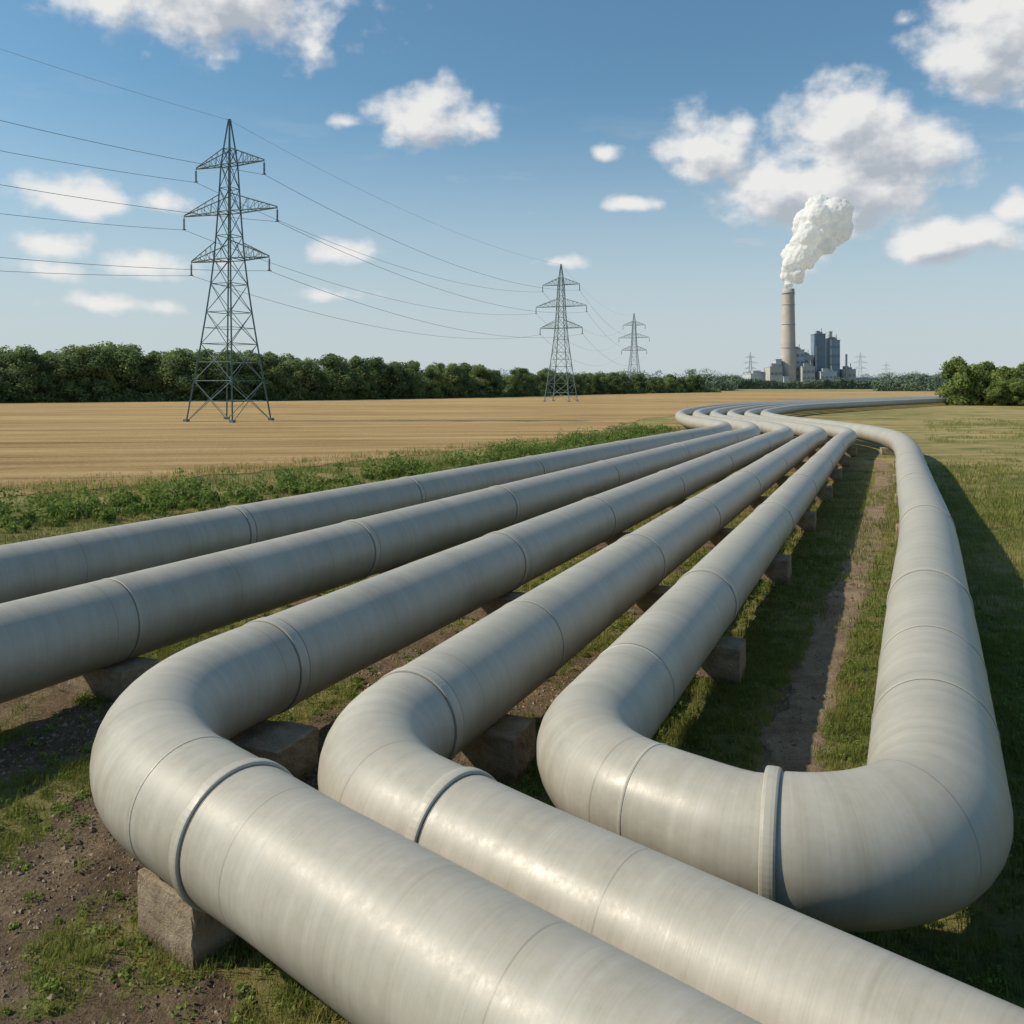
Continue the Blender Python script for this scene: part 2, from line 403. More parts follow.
def grassmask(x,y):
    n=fbm(x*.75+3,y*.75+8,5)
    bias=.01+.38*sstep(-2.0,4.0,x-.45*y+3.5)              # greener to the right hand side
    bias=bias+.30*sstep(9,20,y)
    bias=bias-.55*(1-sstep(.18,.52,pathdist(x,y)+(fbm(x*3,y*3,3)-.5)*.5))
    return np.clip(sstep(.44,.62,n+bias-.05),0,1)
xs=graded(-8,13,.08,-3500,3500); ys=graded(2.5,16,.08,-40,4500)
X,Y=np.meshgrid(xs,ys); Z=gz(X,Y)
V=np.stack([X.ravel(),Y.ravel(),Z.ravel()],1); nx=len(xs); ny=len(ys)
I=(np.arange(ny-1)[:,None]*nx+np.arange(nx-1)[None,:]).ravel(); F=np.stack([I,I+1,I+nx+1,I+nx],1)
m,nt,b,o=newmat("soil_and_turf"); tc=N(nt,'ShaderNodeTexCoord'); v=tc.outputs['Object']
at=N(nt,'ShaderNodeAttribute'); at.attribute_name='grass'
n1=noise(nt,v,1.3,8,.65); n2=noise(nt,v,22,6,.7); n3=noise(nt,v,.05,5,.6); n4=noise(nt,v,5,7,.7)
vo=N(nt,'ShaderNodeTexVoronoi'); vo.inputs['Scale'].default_value=26; L(nt,v,vo.inputs['Vector'])
soil=ramp(nt,M(nt,'ADD',M(nt,'MULTIPLY',n1,.5),M(nt,'MULTIPLY',n2,.5)),[(.37,(.075,.052,.032)),(.5,(.165,.120,.076)),(.63,(.29,.22,.145))])
peb=mr(nt,vo.outputs['Distance'],.10,.22,1,0); pebc=mixc(nt,noise(nt,v,60,2,.5),(.13,.10,.075),(.38,.31,.24))
soil=mixc(nt,M(nt,'MULTIPLY',peb,mr(nt,n4,.45,.6)),soil,pebc)
turf=ramp(nt,M(nt,'ADD',M(nt,'MULTIPLY',n4,.6),M(nt,'MULTIPLY',n2,.4)),[(.35,(.055,.078,.016)),(.5,(.12,.14,.035)),(.66,(.23,.21,.07))])
sp=N(nt,'ShaderNodeSeparateXYZ'); L(nt,v,sp.inputs[0])
n5=noise(nt,mapping(nt,v,(.25,.6,1)),1.0,8,.7)
far=mr(nt,M(nt,'ADD',sp.outputs[1],M(nt,'MULTIPLY',n3,60)),40,95)
drycol=ramp(nt,M(nt,'ADD',M(nt,'MULTIPLY',noise(nt,mapping(nt,v,(.03,.12,1)),1.0,7,.7),.5),M(nt,'MULTIPLY',n5,.5)),[(.40,(.13,.15,.045)),(.47,(.25,.225,.08)),(.53,(.38,.295,.125)),(.61,(.49,.375,.19))])
patch=mr(nt,n5,.42,.58,0,.8)
turf=mixc(nt,patch,turf,(.30,.245,.10)); turf=mixc(nt,far,turf,drycol)
edge=M(nt,'ADD',at.outputs['Fac'],M(nt,'MULTIPLY',M(nt,'SUBTRACT',n4,.5),1.2))
c=mixc(nt,mr(nt,edge,.3,.65),soil,turf)
c=mixc(nt,mr(nt,sp.outputs[1],400,1200),c,(.17,.21,.16))
L(nt,c,b.inputs['Base Color']); b.inputs['Roughness'].default_value=.95; b.inputs['Specular IOR Level'].default_value=.2
hh=M(nt,'ADD',M(nt,'MULTIPLY',n2,.8),M(nt,'MULTIPLY',n4,1.2)); hh=M(nt,'ADD',hh,M(nt,'MULTIPLY',peb,.6)); bump(nt,hh,b,1.0,.06)
me=fast_mesh("ground",V,F,True,m)
g=grassmask(X,Y).ravel(); a=me.attributes.new("grass",'FLOAT','POINT'); a.data.foreach_set("value",g.astype(np.float32))
gr=obj("ground",me); gr["kind"]="structure"

# footpath strip laid on the ground
pp=Path(catmull(list(PATHP),.25)); V=[];F=[]; S=np.arange(0,pp.L,.08); NW=13
for k,s in enumerate(S):
    p=pp.at(s);t=pp.tan(s);n=np.array((t[1],-t[0])); wl,wr=[.38+.30*(float(fbm(np.array([s*1.6+q]),np.array([3.3+q]),4)[0])-.5)*2 for q in(0,40)]
    for i in range(NW):
        u=i/(NW-1)*2-1; q=p+n*(wl if u<0 else wr)*u
        V.append((q[0],q[1],0))
V=np.array(V,float); V[:,2]=gz(V[:,0],V[:,1])+.010
e=np.tile(np.arange(NW),len(S)); V[:,2]-=np.where((e==0)|(e==NW-1),.035,0); V[:,2]-=np.where((e>=4)&(e<=8),.003,0)
for k in range(len(S)-1):
    for i in range(NW-1): F.append((k*NW+i,k*NW+i+1,(k+1)*NW+i+1,(k+1)*NW+i))
m,nt,b,o=newmat("trodden_dirt"); tc=N(nt,'ShaderNodeTexCoord'); v=tc.outputs['Object']
n1=noise(nt,v,1.8,9,.72); n2=noise(nt,v,30,6,.75)
vo=N(nt,'ShaderNodeTexVoronoi'); vo.inputs['Scale'].default_value=20; L(nt,v,vo.inputs['Vector'])
c=ramp(nt,M(nt,'ADD',M(nt,'MULTIPLY',n1,.5),M(nt,'MULTIPLY',n2,.5)),[(.38,(.15,.105,.06)),(.5,(.31,.225,.135)),(.62,(.48,.37,.24))])
c=mixc(nt,M(nt,'MULTIPLY',mr(nt,vo.outputs['Distance'],.1,.2,1,0),mr(nt,n1,.42,.56)),c,(.40,.32,.22))
L(nt,c,b.inputs['Base Color']); b.inputs['Roughness'].default_value=.95; bump(nt,M(nt,'ADD',n1,n2),b,1.0,.06)
me=fast_mesh("dirt_path",V,np.array(F),True,m); o_=obj("dirt_path",me); o_["kind"]="structure"

# stubble field
poly=[(-160,-162),(-19.4,32.5),(-10.8,44),(-.84,60),(7,71),(9.5,84),(17,106),(30,128),(60,163),(110,205),(220,285),(330,420),(-450,420),(-450,-162)]
fe=np.array(poly[:11],float)
rag=[]
for a_,b_ in zip(fe[:-1],fe[1:]):
    k=max(1,int(np.linalg.norm(b_-a_)/1.0)); k=min(k,60)
    for i in range(k):
        q=a_+(b_-a_)*i/k; rag.append((q[0]+random.uniform(-.6,.6),q[1]+random.uniform(-.6,.6),.03))
rag+= [(x,y,.03) for x,y in poly[10:]]
m,nt,b,o=newmat("wheat_stubble"); tc=N(nt,'ShaderNodeTexCoord'); v=tc.outputs['Object']
mp=N(nt,'ShaderNodeMapping'); mp.inputs['Rotation'].default_value=(0,0,math.radians(-8)); L(nt,v,mp.inputs['Vector'])
rows=noise(nt,mapping(nt,mp.outputs[0],(.016,.36,1)),1.0,7,.68); rows2=noise(nt,mapping(nt,mp.outputs[0],(.08,1.8,1)),1.0,4,.6)
big=noise(nt,mapping(nt,mp.outputs[0],(.015,.035,1)),1.0,7,.68); fn=noise(nt,v,4,7,.78)
f_=M(nt,'ADD',M(nt,'MULTIPLY',rows,.36),M(nt,'MULTIPLY',rows2,.16)); f_=M(nt,'ADD',f_,M(nt,'MULTIPLY',big,.26)); f_=M(nt,'ADD',f_,M(nt,'MULTIPLY',fn,.22))
c=ramp(nt,f_,[(.41,(.22,.14,.06)),(.47,(.38,.255,.115)),(.53,(.50,.35,.165)),(.60,(.62,.46,.24))])
L(nt,c,b.inputs['Base Color']); b.inputs['Roughness'].default_value=1; b.inputs['Specular IOR Level'].default_value=.1; bump(nt,M(nt,'ADD',rows2,fn),b,.9,.18)
me=bpy.data.meshes.new("stubble_field"); me.from_pydata(rag,[],[tuple(range(len(rag)))]); me.materials.append(m)
o_=obj("stubble_field",me); o_["kind"]="structure"

# ------------------------------------------------------------------ grass blades
def blades(P,tone,hmin,hmax,n,w,spread,name,mat,label):
    k=len(P); base=np.repeat(P,n,0); T=np.repeat(tone,n); m_=len(base)
    base=base+np.c_[rng.normal(0,spread,(m_,2)),np.zeros(m_)]
    base[:,2]=gz(base[:,0],base[:,1])-.01
    h=rng.uniform(hmin,hmax,m_)*np.repeat(rng.uniform(.6,1.25,k),n); a=rng.uniform(0,2*np.pi,m_); lean=rng.uniform(.05,.75,m_)
    dx,dy=np.cos(a),np.sin(a); ww=w*rng.uniform(.6,1.3,m_)
    px,py=-dy*ww,dx*ww
    b0=base+np.c_[px,py,0*a]; b1=base-np.c_[px,py,0*a]
    mid=base+np.c_[dx*h*lean*.35,dy*h*lean*.35,h*.6]; m0=mid+np.c_[px,py,0*a]*.7; m1=mid-np.c_[px,py,0*a]*.7
    tip=base+np.c_[dx*h*lean,dy*h*lean,h*(1-.25*lean)]
    V=np.stack([b0,b1,m0,m1,tip],1).reshape(-1,3); i=np.arange(m_)*5
    Q=np.stack([i,i+1,i+3,i+2],1); Tt=np.stack([i+2,i+3,i+4],1)
    tn=np.clip(T+rng.normal(0,.12,m_),0,1)
    me=fast_mesh(name,V,[Q,Tt],False,mat,np.r_[tn,tn]); o=obj(name,me); o["kind"]="stuff"; o["label"]=label; o["category"]="grass"; return o
def scatter(n,x0,x1,y0,y1,dens,thr=.5):
    x=rng.uniform(x0,x1,n); y=rng.uniform(y0,y1,n); keep=dens(x,y)>rng.uniform(0,1,n); x,y=x[keep],y[keep]
    return np.c_[x,y,np.zeros(len(x))]
def inview(x,y,mg=1.5): return (np.abs(x)<(y*.6+mg))
def dn(x,y): return np.maximum(grassmask(x,y)**1.5*(.25+.75*(fbm(x*2.2,y*2.2,3)>.47)),.05*(fbm(x*1.5,y*1.5,3)>.5))*inview(x,y)
P=scatter(110000,-7,9,4.5,15,dn)
pd=np.abs(pathdist(P[:,0],P[:,1])); P=P[pd>.28]
t=np.clip(.35+.7*(fbm(P[:,0]*.9,P[:,1]*.9,3)-.35)+.1,0,1)
blades(P,t,.03,.15,6,.0036,.035,"grass",MAT_GRASS,"short green grass growing between and beside the pipes")
P=scatter(85000,-16,34,15,54,lambda x,y:grassmask(x,y)*inview(x,y,3)*((x-.45*y)>-26)*(1-sstep(22,52,y+8*(fbm(x*.3,y*.3,2)-.5)))); t=np.clip(.42+.9*(fbm(P[:,0]*.35,P[:,1]*.35,3)-.4)+.1,0,1)
blades(P,t,.05,.20,5,.008,.09,"meadow_grass",MAT_GRASS,"rough green grass in the strips along the pipes")
P=scatter(60000,14,75,22,105,lambda x,y:((x-.47*y)>1.0)*inview(x,y,3)*(fbm(x*.25,y*.25,4)>.48)*(1-.6*sstep(40,100,y)))
blades(P,np.clip(.55+.9*(fbm(P[:,0]*.2,P[:,1]*.2,3)-.45)+rng.uniform(-.1,.2,len(P)),0,1),.08,.30,4,.014,.22,"dry_meadow_grass",MAT_GRASS,"rough dry yellow-green tufts in the open meadow")

def leaves(centres,rad,n,size,name,mat,label,cat,flat=1.0,tonef=None,kind="stuff",hgt=None,out=.55):
    C=np.repeat(centres,n,0); R=np.repeat(rad,n); m_=len(C)
    d=rng.normal(0,1,(m_,3)); d/=np.linalg.norm(d,axis=1)[:,None]; r=rng.uniform(.35,1,m_)**.6
    P=C+d*(R*r)[:,None]*np.array((1,1,flat)); P[:,2]=np.abs(P[:,2])
    nn=d+rng.normal(0,out,(m_,3)); nn/=np.linalg.norm(nn,axis=1)[:,None]
    u=np.cross(nn,rng.normal(0,1,(m_,3))); u/=np.linalg.norm(u,axis=1)[:,None]; w=np.cross(nn,u)
    s=size*rng.uniform(.6,1.3,m_)[:,None]
    V=np.stack([P-u*s,P+w*s*.6,P+u*s,P-w*s*.6],1).reshape(-1,3); i=np.arange(m_)*4; Q=np.stack([i,i+1,i+2,i+3],1)
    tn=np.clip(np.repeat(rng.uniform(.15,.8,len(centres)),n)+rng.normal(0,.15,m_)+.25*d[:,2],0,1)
    return fast_mesh(name,V,Q,False,mat,tn)
WL=np.array([(-30,14),(-20,22.5),(-13.6,29),(-7,37),(-.6,47.5),(6,60),(9.8,68),(13,78)]); wp=Path(catmull(list(WL),.5))
cs=[];rs=[]
for i in range(1500):
    s=random.uniform(0,wp.L); p=wp.at(s); cl=float(fbm(np.array([s*.5]),np.array([1.7]),3)[0])
    if cl<.45 and random.random()<.75: continue
    off=random.gauss(0,1.2); r=random.uniform(.12,.36)*(.15+1.9*cl)*(1.15 if off>0 else .8)
    cs.append((p[0]-off*.8,p[1]+off*.6,r*random.uniform(.2,1.5))); rs.append(r)
me=leaves(np.array(cs),np.array(rs),80,.06,"weed_strip",MAT_WEED,"","",out=1.2)
o_=obj("weed_strip",me); o_["kind"]="stuff"; o_["label"]="leafy green weeds along the edge of the stubble field"; o_["category"]="weeds"
P=scatter(60000,-40,16,20,84,lambda x,y:inview(x,y,3)*(np.abs((x+17.4)*.80-(y-30.5)*.60)<5.5)*(.15+.75*sstep(.42,.58,fbm(x*.4,y*.4,4))))
t=np.clip(.50+1.0*(fbm(P[:,0]*.3+9,P[:,1]*.3,3)-.45)+rng.uniform(-.15,.25,len(P)),0,1); blades(P,t,.08,.45,5,.012,.14,"verge_grass",MAT_GRASS,"tall yellowing grass on the field verge")
P=scatter(26000,-45,14,28,90,lambda x,y:inview(x,y,3)*(np.abs((x+21.4)*.80-(y-33.9)*.60)<3)*.6)
blades(P,rng.uniform(0,1,len(P)),.06,.18,5,.012,.15,"straw_stalks",MAT_STRAW,"dry straw stalks at the edge of the stubble field")
cs=[];rs=[]
for i in range(5200):
    x=random.uniform(-6,9);y=random.uniform(5.2,24)
    if not inview(np.array(x),np.array(y)): continue
    if float(grassmask(np.array([x]),np.array([y]))[0])<.3 and random.random()<.72: continue
    if float(pathdist(np.array([x]),np.array([y]))[0])<.36: continue
    r=random.uniform(.03,.12); cs.append((x,y,float(gz(np.array([x]),np.array([y]))[0])+r*.3)); rs.append(r)
me=leaves(np.array(cs),np.array(rs),45,.018,"small_weeds",MAT_WEED,"","",.7,out=1.0)
o_=obj("small_weeds",me); o_["kind"]="stuff"; o_["label"]="small leafy weeds growing in the grass"; o_["category"]="weeds"

# gravel
k=22000; x=rng.uniform(-6,5,k); y=rng.uniform(4.6,14,k); keep=(1-grassmask(x,y)>rng.uniform(0,1,k))&inview(x,y); x,y=x[keep],y[keep]; k=len(x)
base=np.array([(1,0,0),(-1,0,0),(0,1,0),(0,-1,0),(0,0,1),(0,0,-1)],float)
fc=np.array([(0,2,4),(2,1,4),(1,3,4),(3,0,4),(2,0,5),(1,2,5),(3,1,5),(0,3,5)])
s=rng.gamma(2.0,.006,k)+.004; Vv=base[None]*s[:,None,None]*rng.uniform(.5,1.3,(k,6,1))*np.array((1,1,.7)); a=rng.uniform(0,6.28,k)
Rx=Vv[:,:,0]*np.cos(a)[:,None]-Vv[:,:,1]*np.sin(a)[:,None]; Ry=Vv[:,:,0]*np.sin(a)[:,None]+Vv[:,:,1]*np.cos(a)[:,None]
Vv=np.stack([Rx+x[:,None],Ry+y[:,None],Vv[:,:,2]+gz(x,y)[:,None]+.002],2).reshape(-1,3)
F=(np.arange(k)[:,None,None]*6+fc[None]).reshape(-1,3)
me=fast_mesh("gravel",Vv,F,False,leaf_mat("gravel_stone",(.12,.088,.058),(.36,.29,.21),0),np.repeat(rng.uniform(0,1,k),8))
o_=obj("gravel",me); o_["kind"]="stuff"; o_["label"]="loose gravel and clods on the bare soil"; o_["category"]="gravel"

# ------------------------------------------------------------------ trees
def make_tree(H,R,seed,leafmat,ncl=60,nl=60,ls=.36,low=.12):
    rs_=np.random.default_rng(seed); mb=MB(); random.seed(seed)
    mb.strut((0,0,-.2),(0.1,0,H*.45),.24,8,.15); mb.strut((.1,0,H*.45),(0,.1,H*.8),.15,7,.05)
    for i in range(7):
        a=i*2.4; z=H*(.2+.07*i); mb.strut((0,0,z),(math.cos(a)*R*.6,math.sin(a)*R*.6,z+H*.2),.09,5,.03)
    tr=mb.mesh("trunk",MAT_BARK)
    C=[];Rr=[]
    for i in range(ncl):
        zz=low+(1-low)*((i+.5)/ncl); prof=math.sin(math.pi*min(1,(zz*.80+.16)))**.55
        a=rs_.uniform(0,6.28); q=math.sqrt(rs_.uniform(.15,1))*R*prof*.82
        r=R*rs_.uniform(.22,.40); C.append((math.cos(a)*q,math.sin(a)*q,zz*(H-r*.8))); Rr.append(r)
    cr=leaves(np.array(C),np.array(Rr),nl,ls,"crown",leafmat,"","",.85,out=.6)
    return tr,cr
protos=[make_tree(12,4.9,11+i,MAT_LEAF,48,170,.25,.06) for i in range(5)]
def place_tree(x,y,H,proto,label,group,sxy=1,name="tree",H0=12):
    e=empty(name,(x,y,0)); top(e,label,"tree",group)
    for nm,me in zip(("trunk","crown"),proto):
        c=bpy.data.objects.new(nm,me); link(c); c.parent=e
    s=H/H0; e.scale=(s*sxy,s*sxy,s); e.rotation_euler=(0,0,random.uniform(0,6.28))
random.seed(5)
px=-70
while px<705:
    Yd=np.interp(px,[-70,0,300,500,600,700],[185,190,215,262,330,400]); H=np.interp(px,[-70,0,100,200,260,300,400,500,600,700],[13.4,13.0,13.4,13.0,12,11.8,11.2,9.6,8.6,7.8])
    for row in range(2):
        y=Yd+random.uniform(-3,2)+row*7; x=(px+random.uniform(-6,6)-512)/860*y; h=H*random.uniform(.84,1.06)+(.3 if row else 0)
        place_tree(x,y,h,random.choice(protos),"broad leafy green tree in the wood edge beyond the field","trees at the edge of the field",random.uniform(1.0,1.3))
    px+=random.uniform(4.4,7.0)*860/Yd*H/12*.95
bushp=[make_tree(8,3.8,41+i,MAT_LEAF2,46,210,.22,.02) for i in range(3)]
for i,(pxx,y,h,s) in enumerate([(961,168,9.6,.98),(986,172,8.8,.98),(1007,166,7.8,.98),(1026,175,9,1),(1048,168,8,.9),(972,176,7.2,1),(1070,176,8,1),(1018,163,5.4,1.05),(996,164,5,1)]):
    place_tree((pxx-512)/860*y,y,h,bushp[i%3],"rounded light green bushy tree standing at the meadow edge","bushy trees at the meadow edge",s,H0=8)
cs=[];rs=[]
for i in range(900):
    q=random.uniform(-80,720); Yd=np.interp(q,[-70,0,300,500,600,700],[185,190,215,262,330,400])-2.5+random.uniform(-1,5); r=random.uniform(.8,1.9)
    cs.append(((q-512)/860*Yd,Yd,r*random.uniform(.1,.8))); rs.append(r)
me=leaves(np.array(cs),np.array(rs),60,.3,"undergrowth",MAT_LEAF,"","",.9); o_=obj("undergrowth",me); o_["kind"]="stuff"; o_["label"]="dark shrubby undergrowth at the foot of the wood"; o_["category"]="undergrowth"
cs=[];rs=[]
for i in range(3400):
    Yd=random.choice((480,560,640,900,1200))*random.uniform(.96,1.05); q=random.uniform(500 if Yd>450 else 600,1120)
    if Yd<700 and 735<q<875 : Yd=620
    hm=(6.5 if Yd<700 else 12)*(.6+.8*float(fbm(np.array([q*.03]),np.array([Yd*.01]),3)[0]))
    if q<760 or q>880: hm*=1.25
    r=random.uniform(2,4)*(1 if Yd<700 else 1.7); cs.append(((q-512)/860*Yd,Yd,random.uniform(0,max(.5,hm-r*.4)))); rs.append(r)
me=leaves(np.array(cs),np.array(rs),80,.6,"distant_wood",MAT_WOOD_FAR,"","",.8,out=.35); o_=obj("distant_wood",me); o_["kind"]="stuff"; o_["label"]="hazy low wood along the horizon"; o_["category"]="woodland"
V=[];F=[]
hx=np.linspace(-3200,4200,240); hz=14+34*fbm(hx*.0016+4,hx*0+2,4)
for x_,z_ in zip(hx,hz): V+=[(x_,3100,-2),(x_,3300,z_),(x_,3600,-2)]
for i in range(239):
    a=i*3; F+=[(a,a+3,a+4,a+1),(a+1,a+4,a+5,a+2)]
me=bpy.data.meshes.new("hills"); me.from_pydata(V,[],F); me.materials.append(plain("haze_tinted_hills",(.26,.35,.40),1,0,.1,.01)); o_=obj("hills",me); o_["kind"]="structure"  # blue-grey base colour stands in for aerial haze over the hills

# ------------------------------------------------------------------ pylons
LV=[(0,3.25),(4.6,2.68),(8.8,2.16),(12.4,1.75),(15.6,1.42),(18.4,1.18),(21.1,1.02),(23.8,.88),(26.5,.76),(29.2,.64),(31,.45),(34.4,.06)]
ARMS=[(18.4,5.6,1.18,2.0),(23.8,6.7,.88,2.0),(29.2,4.9,.64,1.8)]
def pylon_meshes(mat,t=1.0,simple=False):
    mb=MB(); q=((1,1),(1,-1),(-1,-1),(-1,1))
    for (z0,w0),(z1,w1) in zip(LV[:-1],LV[1:]):
        for i in range(4):
            a=q[i];c=q[(i+1)%4]; A0=(a[0]*w0,a[1]*w0,z0);A1=(a[0]*w1,a[1]*w1,z1);C0=(c[0]*w0,c[1]*w0,z0);C1=(c[0]*w1,c[1]*w1,z1)
            mb.strut(A0,A1,.12*t)
            if z1<34:
                mb.strut(A0,C1,.05*t); mb.strut(C0,A1,.05*t); mb.strut(A1,C1,.045*t)
                if z1<13 and not simple:
                    mc=[(A0[k]+A1[k])/2 for k in range(3)]; nc=[(C0[k]+C1[k])/2 for k in range(3)]; mb.strut(mc,nc,.035*t)
    if not simple:
        for a in q: mb.box((a[0]*3.25,a[1]*3.25,.1),(.5,.5,.4))
    body=mb.mesh("lattice_body",mat)
    arms=[]
    for (z,Lh,w,hh) in ARMS:
        mb=MB()
        wt=max(.3,w-.12)
        for sx in(-1,1):
            tip=(sx*Lh,0,z)
            for sy in(-1,1):
                mb.strut((sx*w,sy*w,z),tip,.075*t); mb.strut((sx*wt,sy*wt,z+hh),(sx*Lh,0,z+.12),.07*t)
                n=5
                for k in range(1,n):
                    f0=k/n; lo=(sx*(w+(Lh-w)*f0),sy*w*(1-f0),z); up=(sx*(wt+(Lh-wt)*f0),sy*wt*(1-f0),z+hh*(1-f0)+.12*f0)
                    mb.strut(lo,up,.035*t)
                    f1=(k-1)/n; lo2=(sx*(w+(Lh-w)*f1),sy*w*(1-f1),z); mb.strut(lo2,up,.035*t)
                    if sy==1: mb.strut(lo,(lo[0],-lo[1],z),.035*t)
        mb.strut((-w,w,z),(w,w,z),.07*t); mb.strut((-w,-w,z),(w,-w,z),.07*t)
        arms.append(mb.mesh("crossarm",mat))
    mb=MB(); mb.strut((0,0,0),(0,0,-.25),.04,6)
    prof=[]
    for k in range(9): prof+=[(.05,-.25-.14*k),(.15,-.29-.14*k),(.05,-.36-.14*k)]
    prof=prof[::-1]; mb.lathe(prof,8); mb.strut((-.3,0,-1.52),(.3,0,-1.52),.05,5)
    return body,arms,mb.mesh("insulator",MAT_INS)
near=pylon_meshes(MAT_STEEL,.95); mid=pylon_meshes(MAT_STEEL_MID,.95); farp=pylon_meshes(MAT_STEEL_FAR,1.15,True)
TH=math.atan2(-.39,.92)
def pylon(x,y,s,ms,label,ins=True):
    e=empty("transmission_tower",(x,y,0)); top(e,label,"electricity pylon","pylons carrying the overhead cables")
    obj("lattice_body",ms[0],parent=e)
    for (z,Lh,w,hh),me in zip(ARMS,ms[1]):
        a=obj("crossarm",me,parent=e)
        if ins:
            for sx in(-1,1): obj("insulator",ms[2],(sx*Lh,0,z),parent=a)
    e.rotation_euler=(0,0,TH); e.scale=(s,s,s)
PYL=[(-76,-4,1.0),(-32.2,98,1.0),(11.4,200,.93),(52.5,370,1.0),(150,620,1.0),(219,790,.95)]
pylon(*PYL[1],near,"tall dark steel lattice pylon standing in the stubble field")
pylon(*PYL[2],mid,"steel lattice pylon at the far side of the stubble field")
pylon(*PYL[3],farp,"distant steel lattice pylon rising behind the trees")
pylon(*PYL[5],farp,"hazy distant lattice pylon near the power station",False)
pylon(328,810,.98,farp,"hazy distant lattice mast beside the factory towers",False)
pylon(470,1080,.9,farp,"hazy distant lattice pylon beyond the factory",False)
cth,sth=math.cos(TH),math.sin(TH)
def wire(offx,z,sagf=1.0,rad=.024):
    pts=[]
    for (a,b_) in zip(PYL[:3],PYL[1:4]):
        pa=Vector((a[0]+offx*a[2]*cth,a[1]+offx*a[2]*sth,z*a[2])); pb=Vector((b_[0]+offx*b_[2]*cth,b_[1]+offx*b_[2]*sth,z*b_[2]))
        Ls=(pb-pa).length; sag=3.4*(Ls/111)**1.3*sagf; sag=min(sag,7)
        for i in range(25 if b_ is PYL[3] else 24):
            t=i/24; p=pa.lerp(pb,t); p.z-=4*sag*t*(1-t); pts.append(p)
    cu=bpy.data.curves.new("power_cable",'CURVE'); cu.dimensions='3D'; sp_=cu.splines.new('POLY'); sp_.points.add(len(pts)-1)
    for i,p in enumerate(pts): sp_.points[i].co=(*p,1); sp_.points[i].radius=float(np.interp((p).length,[30,100,200,370],[.7,1,1.0,.6]))
    cu.bevel_depth=rad; cu.bevel_resolution=1; cu.materials.append(MAT_WIRE)
    o=obj("power_cable",cu)
    dg=bpy.context.evaluated_depsgraph_get(); me=bpy.data.meshes.new_from_object(o.evaluated_get(dg)); bpy.data.objects.remove(o)
    me.name="power_cable"; o=obj("power_cable",me)
    top(o,"thin dark overhead cable sagging between lattice pylons","power cable","overhead power cables")
for (z,Lh,w,hh) in ARMS:
    for sx in(-1,1): wire(sx*Lh,z-1.55)
wire(0,34.3,.7,.014)

# ------------------------------------------------------------------ power station
def wallmat(name,c,stripe=.0,sx=.3):
    m,nt,b,o=newmat(name); tc=N(nt,'ShaderNodeTexCoord'); v=tc.outputs['Object']
    n1=noise(nt,v,.12,6,.6); w=N(nt,'ShaderNodeTexWave'); w.inputs['Scale'].default_value=sx; L(nt,v,w.inputs['Vector'])
    c1=mixc(nt,mr(nt,n1,.3,.7),tuple(q*.82 for q in c),tuple(q*1.12 for q in c)); c1=mixc(nt,M(nt,'MULTIPLY',w.outputs['Fac'],.18),c1,tuple(q*.6 for q in c))
    L(nt,c1,b.inputs['Base Color']); b.inputs['Roughness'].default_value=.8; return m
W_LIGHT=wallmat("pale_cladding",(.46,.50,.53)); W_DARK=wallmat("hazed_slate_blue_cladding",(.18,.25,.31)); W_BLUE=wallmat("hazed_blue_grey_cladding",(.26,.34,.41)); W_BEIGE=wallmat("beige_cladding",(.44,.44,.42))  # cladding colours lightened to carry distance haze on top of their own tint
W_WIN=plain("dark_glazing",(.17,.21,.25),.4); W_CHIM=wallmat("chimney_concrete",(.48,.435,.38),sx=.05); W_BAND=plain("chimney_band",(.33,.34,.35))
def building(x0,x1,y0,dep,h,mat,label,rows=3,roof=True,name="factory_building"):
    cx=(x0+x1)/2; w=x1-x0; e=empty(name,(cx,y0,0)); top(e,label,"industrial building","buildings of the power station")
    mb=MB(); mb.box((0,dep/2,h/2),(w,dep,h)); mb.box((0,dep/2,h+.35),(w+.5,dep+.5,.7)); obj("wall",mb.mesh("wall",mat),parent=e)
    for k in range(rows):
        z=h*(k+.7)/(rows+.4); mb=MB(); n=max(2,int(w/3.0)); hh=min(1.8,h*.1)
        for i in range(n): mb.box((-w/2+(i+.5)*w/n,-.06,z),(w/n*.62,.2,hh))
        mb.box((0,-.05,z-hh/2-.12),(w*.92,.3,.26))
        obj("window",mb.mesh("window",W_WIN),parent=e)
    if roof:
        mb=MB(); mb.box((-w*.12,dep*.4,h+1.9),(w*.34,dep*.3,2.6)); mb.box((w*.2,dep*.4,h+1.4),(w*.3,dep*.2,1.6)); mb.strut((w*.28,dep*.4,h),(w*.28,dep*.4,h+5.5),.35,8); obj("roof_plant",mb.mesh("roof_plant",W_BAND),parent=e)
building(196,214,706,24,11.5,W_LIGHT,"long low pale factory hall with a row of windows",1)
building(207,217,690,12,17,W_BEIGE,"small beige block beside the chimney",2)
building(213,217.5,694,8,23,W_LIGHT,"narrow pale stair tower beside the chimney",3,False)
building(217.5,222,688,8,9,W_LIGHT,"low pale annex at the chimney foot",1,False)
building(231,238,700,20,31,W_LIGHT,"tall pale grey boiler house with window bands",5)
building(238.5,246,702,20,26.5,W_BEIGE,"pale beige boiler house with a flat roof",4)
building(233,243,690,9.5,17,W_BEIGE,"stepped beige block in front of the boiler house",3)
building(248,256,702,12,44,W_DARK,"tall slim slate blue cladded tower block",6)
building(260.4,262.2,704,10,46,W_LIGHT,"slim pale lift shaft tower",6,False)
building(262.4,268.5,704,12,39,W_BLUE,"tall slim blue grey cladded tower block",5)
building(247,260,688,11,13,W_LIGHT,"low pale turbine hall in front of the towers",2)
building(270,280,700,14,15,W_BEIGE,"beige storage building beside the tall towers",2)
building(281,300,710,14,8,W_LIGHT,"long low pale shed at the works edge",1,False)
